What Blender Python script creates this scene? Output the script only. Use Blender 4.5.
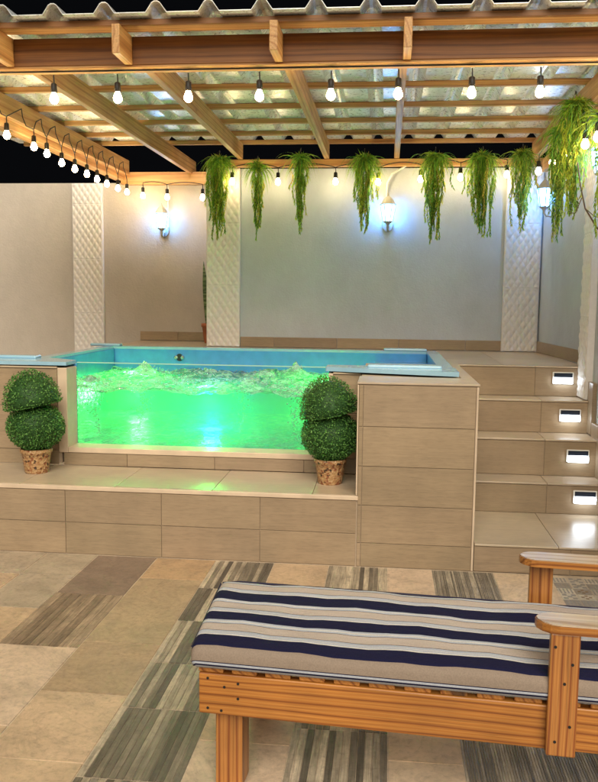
import bpy, math, random
import numpy as np
from mathutils import Vector, Matrix
random.seed(7); np.random.seed(7)
for o in list(bpy.data.objects): bpy.data.objects.remove(o, do_unlink=True)
S = bpy.context.scene
COL = S.collection
PI = math.pi

# ---------------------------------------------------------------- camera
cam = bpy.data.objects.new('camera', bpy.data.cameras.new('camera')); COL.objects.link(cam)
pit, yaw, roll = -0.1119, 0.1039, 0.0113
F = Vector((-math.sin(yaw)*math.cos(pit), math.cos(yaw)*math.cos(pit), math.sin(pit)))
R0 = Vector((math.cos(yaw), math.sin(yaw), 0)); U0 = R0.cross(F)
Rv = math.cos(roll)*R0 + math.sin(roll)*U0; Uv = -math.sin(roll)*R0 + math.cos(roll)*U0
M = Matrix((Rv, Uv, -F)).transposed().to_4x4(); M.translation = Vector((0, 0, 1.6))
cam.matrix_world = M
cam.data.sensor_fit = 'AUTO'; cam.data.sensor_width = 36
cam.data.lens = 829.43/782*36
cam.data.clip_start = .05; cam.data.clip_end = 400
S.camera = cam

# ---------------------------------------------------------------- world, added sun lamp as fill in place of house light, exposure
W = bpy.data.worlds.new('World'); S.world = W; W.use_nodes = True
bg = W.node_tree.nodes['Background']
bg.inputs[0].default_value = (.6, .65, .8, 1); bg.inputs[1].default_value = .002
sun = bpy.data.objects.new('sun', bpy.data.lights.new('sun', 'SUN')); COL.objects.link(sun)
sun.data.energy = 1.95; sun.data.angle = math.radians(50); sun.data.color = (1, .88, .72)
sun.rotation_euler = Vector((.12, -.95, .72)).to_track_quat('Z', 'Y').to_euler()
vs = S.view_settings; vs.view_transform = 'Standard'; vs.look = 'None'; vs.exposure = 1.07; vs.gamma = 1
S.render.engine = 'CYCLES'
S.cycles.max_bounces = 8; S.cycles.transparent_max_bounces = 16; S.cycles.volume_bounces = 2

# ---------------------------------------------------------------- mesh builder
class MB:
    def __init__(s): s.v = []; s.f = []; s.t = []; s.m = []; s.sm = []
    def add(s, vs, fs, tint=(1, 1, 1), m=0, smooth=False):
        n = len(s.v); s.v += [tuple(p) for p in vs]
        for f in fs:
            s.f.append(tuple(i+n for i in f)); s.t.append(tint); s.m.append(m); s.sm.append(smooth)
    def box(s, x0, x1, y0, y1, z0, z1, tint=(1, 1, 1), m=0, tf=None):
        vs = [Vector((x, y, z)) for z in (z0, z1) for y in (y0, y1) for x in (x0, x1)]
        if tf: vs = [tf @ p for p in vs]
        s.add(vs, [(0, 2, 3, 1), (4, 5, 7, 6), (0, 1, 5, 4), (2, 6, 7, 3), (0, 4, 6, 2), (1, 3, 7, 5)], tint, m)
    def prism(s, pts, h, tf=None, tint=(1, 1, 1), m=0, smooth=False):
        # pts: (a,b) outline CCW in the local xy plane, extruded along z from h[0] to h[1]
        n = len(pts); vs = [Vector((a, b, h[0])) for a, b in pts] + [Vector((a, b, h[1])) for a, b in pts]
        if tf: vs = [tf @ p for p in vs]
        s.add(vs, [tuple(range(n))[::-1], tuple(range(n, 2*n))], tint, m)
        s.add(vs, [(i, (i+1) % n, (i+1) % n+n, i+n) for i in range(n)], tint, m, smooth)
    def tube(s, pts, r, seg=8, tint=(1, 1, 1), m=0, cap=True):
        pts = [Vector(p) for p in pts]; n = len(pts)
        rs = r if isinstance(r, (list, tuple)) else [r]*n
        up = Vector((0, 0, 1)); vs = []
        prev = None
        for i, p in enumerate(pts):
            d = (pts[min(i+1, n-1)]-pts[max(i-1, 0)]).normalized()
            if prev is None:
                a = d.cross(up if abs(d.z) < .9 else Vector((1, 0, 0))).normalized()
            else:
                a = (prev - d*prev.dot(d)).normalized()
            prev = a; b = d.cross(a)
            for k in range(seg):
                t = 2*PI*k/seg; vs.append(p+(a*math.cos(t)+b*math.sin(t))*rs[i])
        fs = [(i*seg+k, i*seg+(k+1) % seg, (i+1)*seg+(k+1) % seg, (i+1)*seg+k) for i in range(n-1) for k in range(seg)]
        s.add(vs, fs, tint, m, True)
        if cap: s.add(vs, [tuple(range(seg))[::-1], tuple(range((n-1)*seg, n*seg))], tint, m)
    def lathe(s, prof, c=(0, 0, 0), seg=20, tint=(1, 1, 1), m=0, smooth=True, rot=0):
        vs = [(c[0]+r*math.cos(2*PI*k/seg+rot), c[1]+r*math.sin(2*PI*k/seg+rot), c[2]+z) for r, z in prof for k in range(seg)]
        fs = [(i*seg+k, i*seg+(k+1) % seg, (i+1)*seg+(k+1) % seg, (i+1)*seg+k) for i in range(len(prof)-1) for k in range(seg)]
        s.add(vs, fs, tint, m, smooth)
        s.add(vs, [tuple(range(seg))[::-1], tuple(range((len(prof)-1)*seg, len(prof)*seg))], tint, m)
    def build(s, name, mat, parent=None, bevel=0, seg=2, loc=None):
        me = bpy.data.meshes.new(name)
        me.from_pydata(s.v, [], s.f); me.validate(clean_customdata=False)
        mats = mat if isinstance(mat, (list, tuple)) else [mat]
        for q in mats: me.materials.append(q)
        if len(me.polygons) == len(s.f):
            me.polygons.foreach_set('material_index', s.m)
            me.polygons.foreach_set('use_smooth', s.sm)
            at = me.color_attributes.new('tint', 'FLOAT_COLOR', 'CORNER')
            arr = np.ones((len(me.loops), 4), dtype=np.float32); i = 0
            cnt = [len(f) for f in s.f]
            arr[:, :3] = np.repeat(np.array(s.t, dtype=np.float32), cnt, axis=0)
            at.data.foreach_set('color', arr.ravel())
        o = bpy.data.objects.new(name, me); COL.objects.link(o)
        if loc: o.location = loc
        if parent: o.parent = parent
        if bevel:
            b = o.modifiers.new('bevel', 'BEVEL'); b.width = bevel; b.segments = seg; b.limit_method = 'ANGLE'; b.angle_limit = math.radians(40)
        return o

def tag(o, label=None, cat=None, group=None, kind=None):
    if label: o['label'] = label
    if cat: o['category'] = cat
    if group: o['group'] = group
    if kind: o['kind'] = kind
    return o
def thing(name, label, cat, loc=(0, 0, 0), rz=0, group=None):
    o = bpy.data.objects.new(name, None); COL.objects.link(o); o.empty_display_size = .1
    o.location = loc; o.rotation_euler = (0, 0, rz)
    return tag(o, label, cat, group)
def dup(root, loc, label, rz=None):
    def cp(o, par):
        c = o.copy(); COL.objects.link(c); c.parent = par
        for ch in list(o.children): cp(ch, c)
        return c
    r = cp(root, None); r.location = loc; r['label'] = label
    if rz is not None: r.rotation_euler = (0, 0, rz)
    return r

# ---------------------------------------------------------------- materials
def mat(name):
    m = bpy.data.materials.new(name); m.use_nodes = True
    nt = m.node_tree; return m, nt, nt.nodes['Principled BSDF']
def N(nt, t, **kw):
    n = nt.nodes.new(t)
    for k, v in kw.items(): setattr(n, k, v)
    return n
def coords(nt, scale=(1, 1, 1), rnd=True, kind='Object'):
    tc = N(nt, 'ShaderNodeTexCoord'); mp = N(nt, 'ShaderNodeMapping'); mp.inputs['Scale'].default_value = scale
    nt.links.new(tc.outputs[kind], mp.inputs['Vector'])
    if rnd:
        oi = N(nt, 'ShaderNodeObjectInfo'); ml = N(nt, 'ShaderNodeVectorMath', operation='SCALE'); ml.inputs[0].default_value = (13.1, 7.7, 9.3)
        nt.links.new(oi.outputs['Random'], ml.inputs['Scale']); nt.links.new(ml.outputs[0], mp.inputs['Location'])
    return mp.outputs[0]
def noise(nt, vec, scale, detail=4, rough=.55, dist=0):
    n = N(nt, 'ShaderNodeTexNoise'); n.inputs['Scale'].default_value = scale; n.inputs['Detail'].default_value = detail
    n.inputs['Roughness'].default_value = rough; n.inputs['Distortion'].default_value = dist
    nt.links.new(vec, n.inputs['Vector']); return n.outputs['Fac']
def ramp(nt, fac, stops):
    r = N(nt, 'ShaderNodeValToRGB'); e = r.color_ramp.elements
    while len(e) < len(stops): e.new(.5)
    for i, (p, c) in enumerate(stops): e[i].position = p; e[i].color = (*c, 1) if len(c) == 3 else c
    nt.links.new(fac, r.inputs[0]); return r.outputs[0]
def mul(nt, a, b, fac=1, mode='MULTIPLY'):
    n = N(nt, 'ShaderNodeMix', data_type='RGBA', blend_type=mode); n.inputs[0].default_value = fac
    for k, x in ((6, a), (7, b)):
        if isinstance(x, tuple): n.inputs[k].default_value = (*x, 1)
        else: nt.links.new(x, n.inputs[k])
    return n.outputs[2]
def bump(nt, h, b, strength=.3, dist=.01, prev=None):
    n = N(nt, 'ShaderNodeBump'); n.inputs['Strength'].default_value = strength; n.inputs['Distance'].default_value = dist
    nt.links.new(h, n.inputs['Height']); nt.links.new(n.outputs[0], b.inputs['Normal']); return n
def tint(nt):
    a = N(nt, 'ShaderNodeAttribute'); a.attribute_name = 'tint'; return a.outputs['Color']
g = lambda v: (v, v, v)

def wood(name, axis, lo, mid, hi, scale=1, rough=.5, coat=0, knot=1):
    m, nt, b = mat(name)
    sc = [90, 90, 90]; sc[axis] = 1.8
    v = coords(nt, tuple(x*scale for x in sc)); f1 = noise(nt, v, 1.0, 4, .6, 1.0)
    sc2 = [11, 11, 11]; sc2[axis] = 1.1
    v2 = coords(nt, tuple(x*scale for x in sc2)); w = N(nt, 'ShaderNodeTexWave', wave_type='RINGS', rings_direction='XYZ'[axis])
    w.inputs['Scale'].default_value = .8; w.inputs['Distortion'].default_value = 9; w.inputs['Detail'].default_value = 3; w.inputs['Detail Scale'].default_value = .35; w.inputs['Detail Roughness'].default_value = .6
    nt.links.new(v2, w.inputs['Vector'])
    c1 = ramp(nt, w.outputs['Fac'], [(.0, lo), (.10, tuple(.35*a+.65*b_ for a, b_ in zip(lo, mid))), (.3, mid), (.75, hi), (1, mid)])
    c2 = ramp(nt, f1, [(.3, g(.80)), (.7, g(1.10))])
    c = mul(nt, c1, c2)
    s3 = [170, 170, 170]; s3[axis] = 2.2
    fl_ = noise(nt, coords(nt, tuple(x*scale for x in s3)), 1.0, 3, .55, .6)
    c = mul(nt, c, ramp(nt, fl_, [(.34, g(.74)), (.44, g(1)), (.7, g(1.08))]))
    bl = noise(nt, coords(nt, (2.5, 2.5, 2.5)), 1.2, 3); c = mul(nt, c, ramp(nt, bl, [(.3, g(.82)), (.7, g(1.12))]))
    sk = [5, 5, 5]; sk[axis] = 2
    vk = coords(nt, tuple(sk)); vo = N(nt, 'ShaderNodeTexVoronoi'); vo.inputs['Scale'].default_value = 1.1; nt.links.new(vk, vo.inputs['Vector'])
    kn = ramp(nt, vo.outputs['Distance'], [(.035*knot, g(.25)), (.055*knot, g(.6)), (.09*knot, g(1))])
    c = mul(nt, c, kn)
    nt.links.new(c, b.inputs['Base Color']); b.inputs['Roughness'].default_value = rough
    b.inputs['Coat Weight'].default_value = coat; b.inputs['Coat Roughness'].default_value = .25
    bump(nt, f1, b, .25, .004)
    return m
PINE = dict(lo=(.40, .185, .06), mid=(.54, .30, .11), hi=(.60, .36, .15))
wood_x = wood('pine_x', 0, **PINE); wood_y = wood('pine_y', 1, **PINE)
BEN = dict(lo=(.22, .066, .010), mid=(.43, .165, .030), hi=(.50, .215, .045))
bench_x = wood('bench_pine_x', 0, **BEN, knot=2.5, scale=1.4, rough=.38, coat=.3); bench_y = wood('bench_pine_y', 1, **BEN, knot=2.5, scale=1.4, rough=.4, coat=.3)
bench_z = wood('bench_pine_z', 2, (.22, .06, .014), (.42, .17, .04), (.48, .21, .055), knot=2.5, scale=1.4, rough=.38, coat=.3)
dark_x = wood('unlit_front_pine_x', 0, (.16, .058, .013), (.26, .108, .027), (.30, .13, .036))  # beam and fascia fronts: shade of their unlit side painted into the wood

def cladding(name, col, streak=(.8, 18, 18), rough=.35):
    m, nt, b = mat(name)
    f = noise(nt, coords(nt, streak, rnd=False), 3, 5, .65, .4)
    f2 = noise(nt, coords(nt, (1, 1, 1), rnd=False), 3.3, 3)
    c = mul(nt, col, ramp(nt, f, [(.3, g(.90)), (.7, g(1.06))]))
    c = mul(nt, c, ramp(nt, f2, [(.3, g(.88)), (.7, g(1.08))]))
    c = mul(nt, c, tint(nt))
    f5 = noise(nt, coords(nt, (6, 60, 60), rnd=False), 3, 3, .6, .2); c = mul(nt, c, ramp(nt, f5, [(.32, g(.86)), (.5, g(1)), (.7, g(1.06))]))
    nt.links.new(c, b.inputs['Base Color'])
    b.inputs['Roughness'].default_value = rough+.04
    bump(nt, f, b, .06, .001)
    return m
tile_m = cladding('beige_tile', (.335, .252, .162))
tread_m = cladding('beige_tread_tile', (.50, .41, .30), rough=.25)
def plain(name, col, rough=.5, metal=0, nscale=0, namt=.1, bmp=0, **kw):
    m, nt, b = mat(name); b.inputs['Roughness'].default_value = rough; b.inputs['Metallic'].default_value = metal
    b.inputs['Base Color'].default_value = (*col, 1)
    if nscale:
        f = noise(nt, coords(nt), nscale, 4)
        nt.links.new(mul(nt, col, ramp(nt, f, [(.3, g(1-namt)), (.7, g(1+namt))])), b.inputs['Base Color'])
        if bmp: bump(nt, f, b, bmp, .005)
    for k, v in kw.items(): b.inputs[k].default_value = v
    return m
grout_m = plain('grout', (.42, .33, .24), .9, nscale=20)
trim_m = plain('pale_tile_trim', (.62, .50, .37), .35, nscale=8)
def wall_mat(name='lantern_blue_plaster', base=(.50, .55, .61)):  # default base carries the lanterns' blue light in its colour
    m, nt, b = mat(name)
    v = coords(nt, rnd=False); f = noise(nt, v, 55, 5, .6); f2 = noise(nt, v, .9, 5, .6)
    f3 = noise(nt, coords(nt, (3, 3, 1.8), rnd=False), 2.2, 6, .72)
    c = mul(nt, base, ramp(nt, f2, [(.3, g(.88)), (.7, g(1.06))]))
    c = mul(nt, c, ramp(nt, f3, [(.3, g(.94)), (.65, g(1.03))]))
    nt.links.new(c, b.inputs['Base Color']); b.inputs['Roughness'].default_value = .75
    f9 = noise(nt, v, 14, 5, .7); add = N(nt, 'ShaderNodeMath', operation='ADD'); nt.links.new(f, add.inputs[0]); nt.links.new(f9, add.inputs[1]); bump(nt, add.outputs[0], b, .55, .006); return m
wall_m = wall_mat(); taupe_m = wall_mat('taupe_plaster', (.50, .455, .40))
pil_m = plain('embossed_panel_white', (.74, .72, .70), .45, nscale=40, namt=.04)
black_m = plain('black_rubber', (.012, .012, .012), .5)
white_plastic = plain('white_plastic', (.75, .75, .73), .35)
solar_m = plain('solar_cell', (.015, .02, .03), .15)
grey_metal = plain('grey_lantern_metal', (.42, .42, .40), .45, .3, nscale=30)
chrome_m = plain('chrome', (.8, .8, .8), .15, 1)
def emit(name, col, st):
    m = bpy.data.materials.new(name); m.use_nodes = True; nt = m.node_tree; nt.nodes.clear()
    e = N(nt, 'ShaderNodeEmission'); e.inputs[0].default_value = (*col, 1); e.inputs[1].default_value = st
    o = N(nt, 'ShaderNodeOutputMaterial'); nt.links.new(e.outputs[0], o.inputs[0]); return m
bulb_m = emit('warm_bulb_glow', (1, .73, .38), 52)
lantern_m = emit('cool_lantern_glow', (.13, .42, 1), 27)
added_led_m = emit('added_led_green_glow', (.05, 1, .3), .25)
step_m = emit('step_light_glow', (.82, .91, 1), 9)
led_m = emit('pool_led_glow', (.10, .75, 1), 1.6)

# ---------------------------------------------------------------- ground + patio floor
gm = plain('night_ground', (.10, .085, .06), .9, nscale=3, namt=.3)
mb = MB(); mb.box(-120, 120, -60, 180, -.30, -.03); tag(mb.build('ground', gm), kind='structure')

def floor_mat(name, streak=None, rough=.42):
    m, nt, b = mat(name)
    f = noise(nt, coords(nt, (1, 1, 1), rnd=False), 5, 6, .62, .6)
    c = mul(nt, tint(nt), ramp(nt, f, [(.28, g(.74)), (.5, g(1)), (.72, g(1.18))]))
    f6 = noise(nt, coords(nt, rnd=False), 38, 6, .7, .3); c = mul(nt, c, ramp(nt, f6, [(.30, g(.74)), (.48, g(1)), (.72, g(1.12))]))
    vn = noise(nt, coords(nt, rnd=False), 2.6, 7, .7, 2.2); c = mul(nt, c, ramp(nt, vn, [(.46, g(1)), (.50, g(.86)), (.54, g(1))]))
    if streak:
        s5 = noise(nt, coords(nt, (160, 7, 1), rnd=False), 1, 4, .6); c = mul(nt, c, ramp(nt, s5, [(.3, g(.6)), (.5, g(1)), (.7, g(1.3))]))
        f2 = noise(nt, coords(nt, streak, rnd=False), 1, 3, .6)
        c = mul(nt, c, ramp(nt, f2, [(.3, g(.6)), (.5, g(1)), (.72, g(1.4))]))
    nt.links.new(c, b.inputs['Base Color'])
    nt.links.new(ramp(nt, f, [(.3, g(rough-.1)), (.7, g(rough+.15))]), b.inputs['Roughness'])
    f3 = noise(nt, coords(nt, rnd=False), 45, 5, .7); bump(nt, f3, b, .45, .004)
    return m
fl = MB(); fl.box(-9, 7, -3, 13, -.03, -.003, (.60, .50, .38))
GAP = .0075
def jit(c, a=.06):
    k = 1+random.uniform(-a, a); return (c[0]*k, c[1]*k*random.uniform(.99, 1.01), c[2]*k*random.uniform(.97, 1.03))
TAN = (.56, .42, .28); LTAN = (.58, .46, .33); GRY = (.42, .35, .265); BRN = (.22, .165, .12); ORG = (.48, .33, .20)
def stone(x0, x1, y0, y1, c): fl.box(x0+GAP/2, x1-GAP/2, y0+GAP/2, y1-GAP/2, -.003, 0, jit(c))
def strips(x0, x1, y0, y1, w, dark, light, p=.55, n=3):
    k = max(1, round((x1-x0)/w)); w = (x1-x0)/k; last = None
    for i in range(k):
        a = random.random()
        c = dark if a < p else light
        q = random.random(); c = tuple(dark[j]*(1-q*.35)+light[j]*q*.35 if a < p else light[j]*(1-q*.45)+dark[j]*q*.45 for j in range(3))
        fl.box(x0+w*i+.0011, x0+w*(i+1)-.0011, y0+GAP/2, y1-GAP/2, -.003, 0, c, 1)
DK = (.085, .075, .060); LT = (.50, .43, .32)
X = [-2.07, -1.745, -1.37, -1.0, -.645, -.31, .038, .30, .656, .98, 1.34, 1.7]
def col(x0, x1, ys, cs):
    for i in range(len(ys)-1):
        c = cs[i % len(cs)]
        if c == 'S': strips(x0, x1, ys[i], ys[i+1], .027, DK, LT)
        elif c == 'L': strips(x0, x1, ys[i], ys[i+1], .05, (.20, .15, .10), (.34, .26, .18), .6)
        elif c == 'Q': strips(x0, x1, ys[i], ys[i+1], .0095, (.10, .095, .08), (.38, .34, .27), .5)
        else: stone(x0, x1, ys[i], ys[i+1], c)
rows = [-3, -2.2, -1.4, -.6, .1, .62, 1.1, 1.58, 2.05, 2.525, 3.005, 3.41, 3.89, 4.36, 4.84]
col(X[3], X[4], rows, ['S'])
col(X[5], X[6], [-3, -1, 0, .9, 1.75, 2.45, 2.93, 3.5, 4.2, 4.84], ['S'])
col(X[7], X[8], [-3, -1, 0, .9, 1.75, 2.45, 2.98, 3.5, 4.2, 4.84], ['Q'])
col(X[8], X[9], [-3, -1, 0, .9, 1.75, 2.45, 2.98, 3.5, 3.9, 4.84], ['Q', 'Q', 'Q', 'Q', 'Q', 'Q', 'Q', LTAN, LTAN])
col(X[4], X[5], [-3, -1.2, 0, .9, 1.7, 2.3, 2.80, 3.2, 3.75, 4.2, 4.84], [TAN, LTAN, ORG, TAN, LTAN, LTAN, TAN, TAN, TAN, TAN])
col(X[6], X[7], [-3, -1.2, 0, .9, 1.7, 2.3, 2.75, 3.2, 3.75, 4.3, 4.84], [TAN, LTAN, TAN, GRY])
col(X[2], X[3], [-3, -1.8, -.6, .3, 1.1, 1.62, 2.11, 2.602, 3.095, 3.588, 4.475, 4.84], [LTAN, TAN, LTAN, TAN, TAN, TAN, TAN, TAN, (.42, .31, .19), (.42, .32, .20), ORG])
stone(X[1], X[2], 4.185, 4.84, BRN)
strips(X[1], X[2], 3.51, 4.185, .048, (.21, .155, .105), (.33, .25, .17), .6)
stone(-2.07, X[2], 2.81, 3.51, LTAN)
col(X[0], X[1], [3.51, 3.95, 4.45, 4.84], [TAN, GRY, GRY])
col(-2.5, X[0], [2.81, 3.51, 4.15, 4.45, 4.84], [LTAN, GRY, TAN, GRY])
for i, x in enumerate([-4.2, -3.3, -2.9, -2.5]):
    if i: col([-4.2, -3.3, -2.9, -2.5][i-1], x, [-3, -1, .2, 1.2, 2, 2.81, 3.6, 4.2, 4.84], [TAN, GRY, LTAN])
for x0, x1 in ((-2.5, -1.9), (-1.9, -1.37)): col(x0, x1, [-3, -1.8, -.7, .3, 1, 1.6, 2.2, 2.81], [TAN, LTAN, GRY])
# patchwork of small patterned tiles in front of the stairs
x = X[9]
while x < 2.2:
    y = 4.0-.003
    while y < 4.80:
        t = random.choice([(.55, .50, .42), (.50, .45, .38), (.30, .27, .24), (.46, .40, .32)])
        fl.box(x+.002, x+.088, y+.002, min(4.838, y+.088), -.003, 0, t)
        r = random.random(); d = (.27, .26, .25)
        if r < .35:
            for k in range(4): fl.box(x+.01+k*.02, x+.018+k*.02, y+.01, y+.08, 0, .0015, d)
        elif r < .7:
            for a in range(3):
                for b2 in range(3):
                    if (a+b2) % 2 == 0: fl.box(x+.01+a*.024, x+.034+a*.024, y+.01+b2*.024, y+.034+b2*.024, 0, .0015, d)
        else:
            for k in range(4):
                a = k*PI/2; cx = x+.045+.02*math.cos(a); cy = y+.045+.02*math.sin(a)
                fl.box(cx-.008, cx+.008, cy-.008, cy+.008, 0, .0015, (.25, .16, .08))
        y += .09
    x += .09
col(X[9], 2.2, [-3, -1, 0, .9, 1.75, 2.45, 3.0, 3.5, 3.997], [LTAN, TAN, 'Q'])
tag(fl.build('patio_floor', [floor_mat('patio_stone'), floor_mat('patio_strip_tile', (30, 2.2, 1))]), kind='structure')

# ---------------------------------------------------------------- tiled pool surround
surround = thing('pool_surround', 'beige tiled pool deck with a low ledge and a tall corner block around the spa', 'pool surround', (-.6, 4.85, 0))
SO = Vector((-.6, 4.85, 0))
def loc_build(mb, name, m, parent, off, **k):
    mb.v = [(p[0]-off[0], p[1]-off[1], p[2]-off[2]) for p in mb.v]; return mb.build(name, m, parent, **k)
def tiles(mb, ax, plane, sgn, us, vs, th=.008, gap=.003, skip=None):
    """slabs on the plane  ax=plane , facing sgn; us / vs are tile joint positions"""
    for i in range(len(us)-1):
        for j in range(len(vs)-1):
            if skip and skip(i, j): continue
            k = random.uniform(.89, 1.06); t = (k, k*random.uniform(.985, 1.01), k*random.uniform(.97, 1.02))
            a0, a1, b0, b1 = us[i]+gap/2, us[i+1]-gap/2, vs[j]+gap/2, vs[j+1]-gap/2
            p0, p1 = sorted((plane, plane+sgn*th))
            if ax == 'Y': mb.box(a0, a1, p0, p1, b0, b1, t)
            elif ax == 'X': mb.box(p0, p1, a0, a1, b0, b1, t)
            else: mb.box(a0, a1, b0, b1, p0, p1, t)
def rng(a, b, step, start=None):
    r = [a]; x = start if start is not None else a+step
    while x < b-.02:
        if x > a+.02: r.append(x)
        x += step
    return r+[b]
YF, YR, ZL, ZP = 4.86, 5.452, .424, 1.105
ux = rng(-6, -.155, .61, -5.615)
# ledge core + lower front
core = MB()
core.box(-6, -.15, YF, YR+.02, -.02, ZL)
loc_build(core, 'ledge_core', grout_m, surround, SO)
c = MB(); tiles(c, 'Y', YF, -1, ux, [.0, .20, ZL-.022]); loc_build(c, 'lower_front_tiles', tile_m, surround, SO, bevel=.0015, seg=1)
c = MB(); c.box(-6, -.146, YF-.014, YF-.0015, ZL-.020, ZL+.006); loc_build(c, 'ledge_nosing', trim_m, surround, SO, bevel=.003)
c = MB(); tiles(c, 'Z', ZL, 1, rng(-6, -.155, .61, -5.30), [YF, YR-.001], .008); loc_build(c, 'ledge_top_tiles', tread_m, surround, SO, bevel=.0015, seg=1)
# corner block
c = MB(); c.box(-.15, .535, YF+.001, 6.40, -.02, ZP); loc_build(c, 'corner_block_core', grout_m, surround, SO)
c = MB(); tiles(c, 'Y', YF+.001, -1, [-.15, -.125, .528], [0, .145, .375, .612, .850, ZP-.008]); 
tiles(c, 'X', .535, 1, rng(YF+.01, 6.42, .61), [0, .145, .375, .612, .850, ZP-.008], .006)
tiles(c, 'X', -.15, -1, [YF+.006, YR-.01], [ZL+.012, .612, .850, ZP-.008], .008)
loc_build(c, 'corner_block_tiles', tile_m, surround, SO, bevel=.0015, seg=1)
c = MB(); c.box(.529, .5415, YF-.010, YF+.0005, 0, ZP-.009); loc_build(c, 'edge_trim', trim_m, surround, SO, bevel=.003); c = MB(); c.box(-.160, -.151, YF-.010, YF+.0005, ZL+.009, ZP-.009)
loc_build(c, 'edge_trim', trim_m, surround, SO, bevel=.003)
# recessed wall around the window
c = MB(); c.box(-6, -2.215, YR+.01, 5.63, ZL+.02, ZP); c.box(-.36, -.151, YR+.01, 5.63, ZL+.02, ZP); c.box(-2.20, -.36, YR+.012, 5.60, ZL+.02, .535)
loc_build(c, 'window_wall_core', grout_m, surround, SO)
c = MB(); vz = [ZL+.009, .535, .84, ZP-.008]
tiles(c, 'Y', YR+.01, -1, rng(-6, -2.235, .61, -5.75), vz)
tiles(c, 'Y', YR+.01, -1, rng(-2.20, -.36, .61, -1.75), [ZL+.009, .52])
tiles(c, 'Y', YR+.01, -1, [-.34, -.166], vz)
loc_build(c, 'window_wall_tiles', tile_m, surround, SO, bevel=.0015, seg=1)
# window frame: jambs and sill
c = MB()
c.box(-2.232, -2.166, YR-.003, 5.632, .52, ZP); c.box(-.372, -.343, YR-.003, 5.60, .52, ZP); 
c.box(-2.165, -.372, YR-.003, 5.62, .5215, .558)
loc_build(c, 'window_frame', trim_m, surround, SO, bevel=.003)
# top deck
c = MB(); nx = .012
tiles(c, 'Z', ZP-.004, 1, [-.162, .548], [YF-.012, 5.235], .012, .001)
tiles(c, 'Z', ZP-.004, 1, [.47, .548], [5.235, 5.8, 6.416], .012, .003)
loc_build(c, 'corner_block_top_tiles', tread_m, surround, SO, bevel=.002, seg=1); c = MB()
tiles(c, 'Z', ZP-.004, 1, [-6, -4.8, -3.6, -2.64, -2.235], [YR-.004, 5.452+.01], .012, .001)
loc_build(c, 'deck_edge_tiles', tread_m, surround, SO, bevel=.002, seg=1); c = MB()
tiles(c, 'Z', ZP-.004, 1, [-.343, -.162], [YR-.004, 5.47], .012, .001)
loc_build(c, 'deck_edge_tiles', tread_m, surround, SO, bevel=.002, seg=1)
# rear platform
plat = thing('rear_platform', 'beige tiled platform running behind the spa at the foot of the back wall', 'platform', (-.6, 7.9, 0))
PO = (-.6, 7.9, 0)
c = MB(); c.box(-2.73, 1.5, 7.56, 9.02, 0, ZP-.005); c.box(.462, 1.5, 6.46, 7.56, 0, ZP-.005); loc_build(c, 'platform_core', grout_m, plat, PO)
c = MB(); tiles(c, 'Z', ZP-.005, 1, rng(-2.73, .462, .61, -2.4), rng(7.56, 9.02, .6, 8.0)); tiles(c, 'Z', ZP-.005, 1, [.462, .9, 1.5], [6.425, 7.02, 7.56, 8.12])
loc_build(c, 'platform_tiles', tread_m, plat, PO, bevel=.0015, seg=1)
# stairs
stairs = thing('staircase', 'beige tiled stairs climbing beside the corner block to the platform', 'stairs', (1.0, 4.85, 0))
TO = (1.0, 4.85, 0)
steps = [(YF, .168), (5.64, .378), (5.885, .637), (6.18, .877), (6.43, ZP+.003)]
for i, (y, z) in enumerate(steps):
    y1 = steps[i+1][0] if i < 4 else 6.46
    z0 = steps[i-1][1] if i else 0
    c = MB(); c.box(.545, 1.55, y+.001, y1+.02, max(z0-.05, 0), z-.012)
    st = loc_build(c, 'step', grout_m, stairs, TO)
    jx = [1.03, 1.10, 1.12, 1.14, 1.13][i]
    c = MB(); tiles(c, 'Y', y+.001, -1, [.545, jx, 1.55] if i else [.545, 1.1, 1.55], [z0+.001, z-.014]); loc_build(c, 'riser_tile', tile_m, st, TO, bevel=.0015, seg=1)
    c = MB(); tiles(c, 'Z', z-.012, 1, [.545, jx, 1.55], [y-.014, y1], .012); loc_build(c, 'tread_tile', tread_m, st, TO, bevel=.003)

# ---------------------------------------------------------------- walls
def wall(name, label, x0, x1, y0, y1, z1, wm_=None):
    o = thing(name, label, 'wall', ((x0+x1)/2, (y0+y1)/2, 0)); c = MB(); L = ((x0+x1)/2, (y0+y1)/2, 0)
    c.box(x0, x1, y0, y1, 0, z1); loc_build(c, 'wall_face', wm_ or wall_m, o, L, bevel=.006); return o, L
bw, L = wall('back_wall', 'grey painted garden wall behind the spa, with the lantern at its centre', -1.74, 1.78, 8.14, 9.6, 2.84)
c = MB(); tiles(c, 'Y', 8.139, -1, [-1.44, -1.1, -.48, .12, .76, 1.13], [ZP+.006, 1.212], .012); loc_build(c, 'skirting', tile_m, bw, L, bevel=.002)
nw, L = wall('recessed_wall', 'warm beige painted wall set back at the left, carrying the left lantern', -7, -1.745, 9.04, 9.24, 2.83, taupe_m)
c = MB(); tiles(c, 'Y', 9.039, -1, [-2.73, -2.3, -1.85], [ZP+.006, 1.212], .012); loc_build(c, 'skirting', tile_m, nw, L, bevel=.002)
rw = thing('side_wall', 'pale painted wall along the right of the stairs', 'wall', (1.6, 6, 0)); L = (1.6, 6, 0)
c = MB(); c.box(1.50, 1.72, 2.8, 6.20, 0, 2.84); c.prism([(1.567, 6.20), (1.72, 6.20), (1.72, 8.60), (1.405, 8.60), (1.44, 8.135)], (0, 2.84)); loc_build(c, 'wall_face', wall_m, rw, L, bevel=.006)
c = MB(); c.prism([(1.551, 6.46), (1.5655, 6.46), (1.4385, 8.138), (1.424, 8.138)], (ZP+.006, 1.212)); loc_build(c, 'skirting', tile_m, rw, L, bevel=.002)
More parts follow.
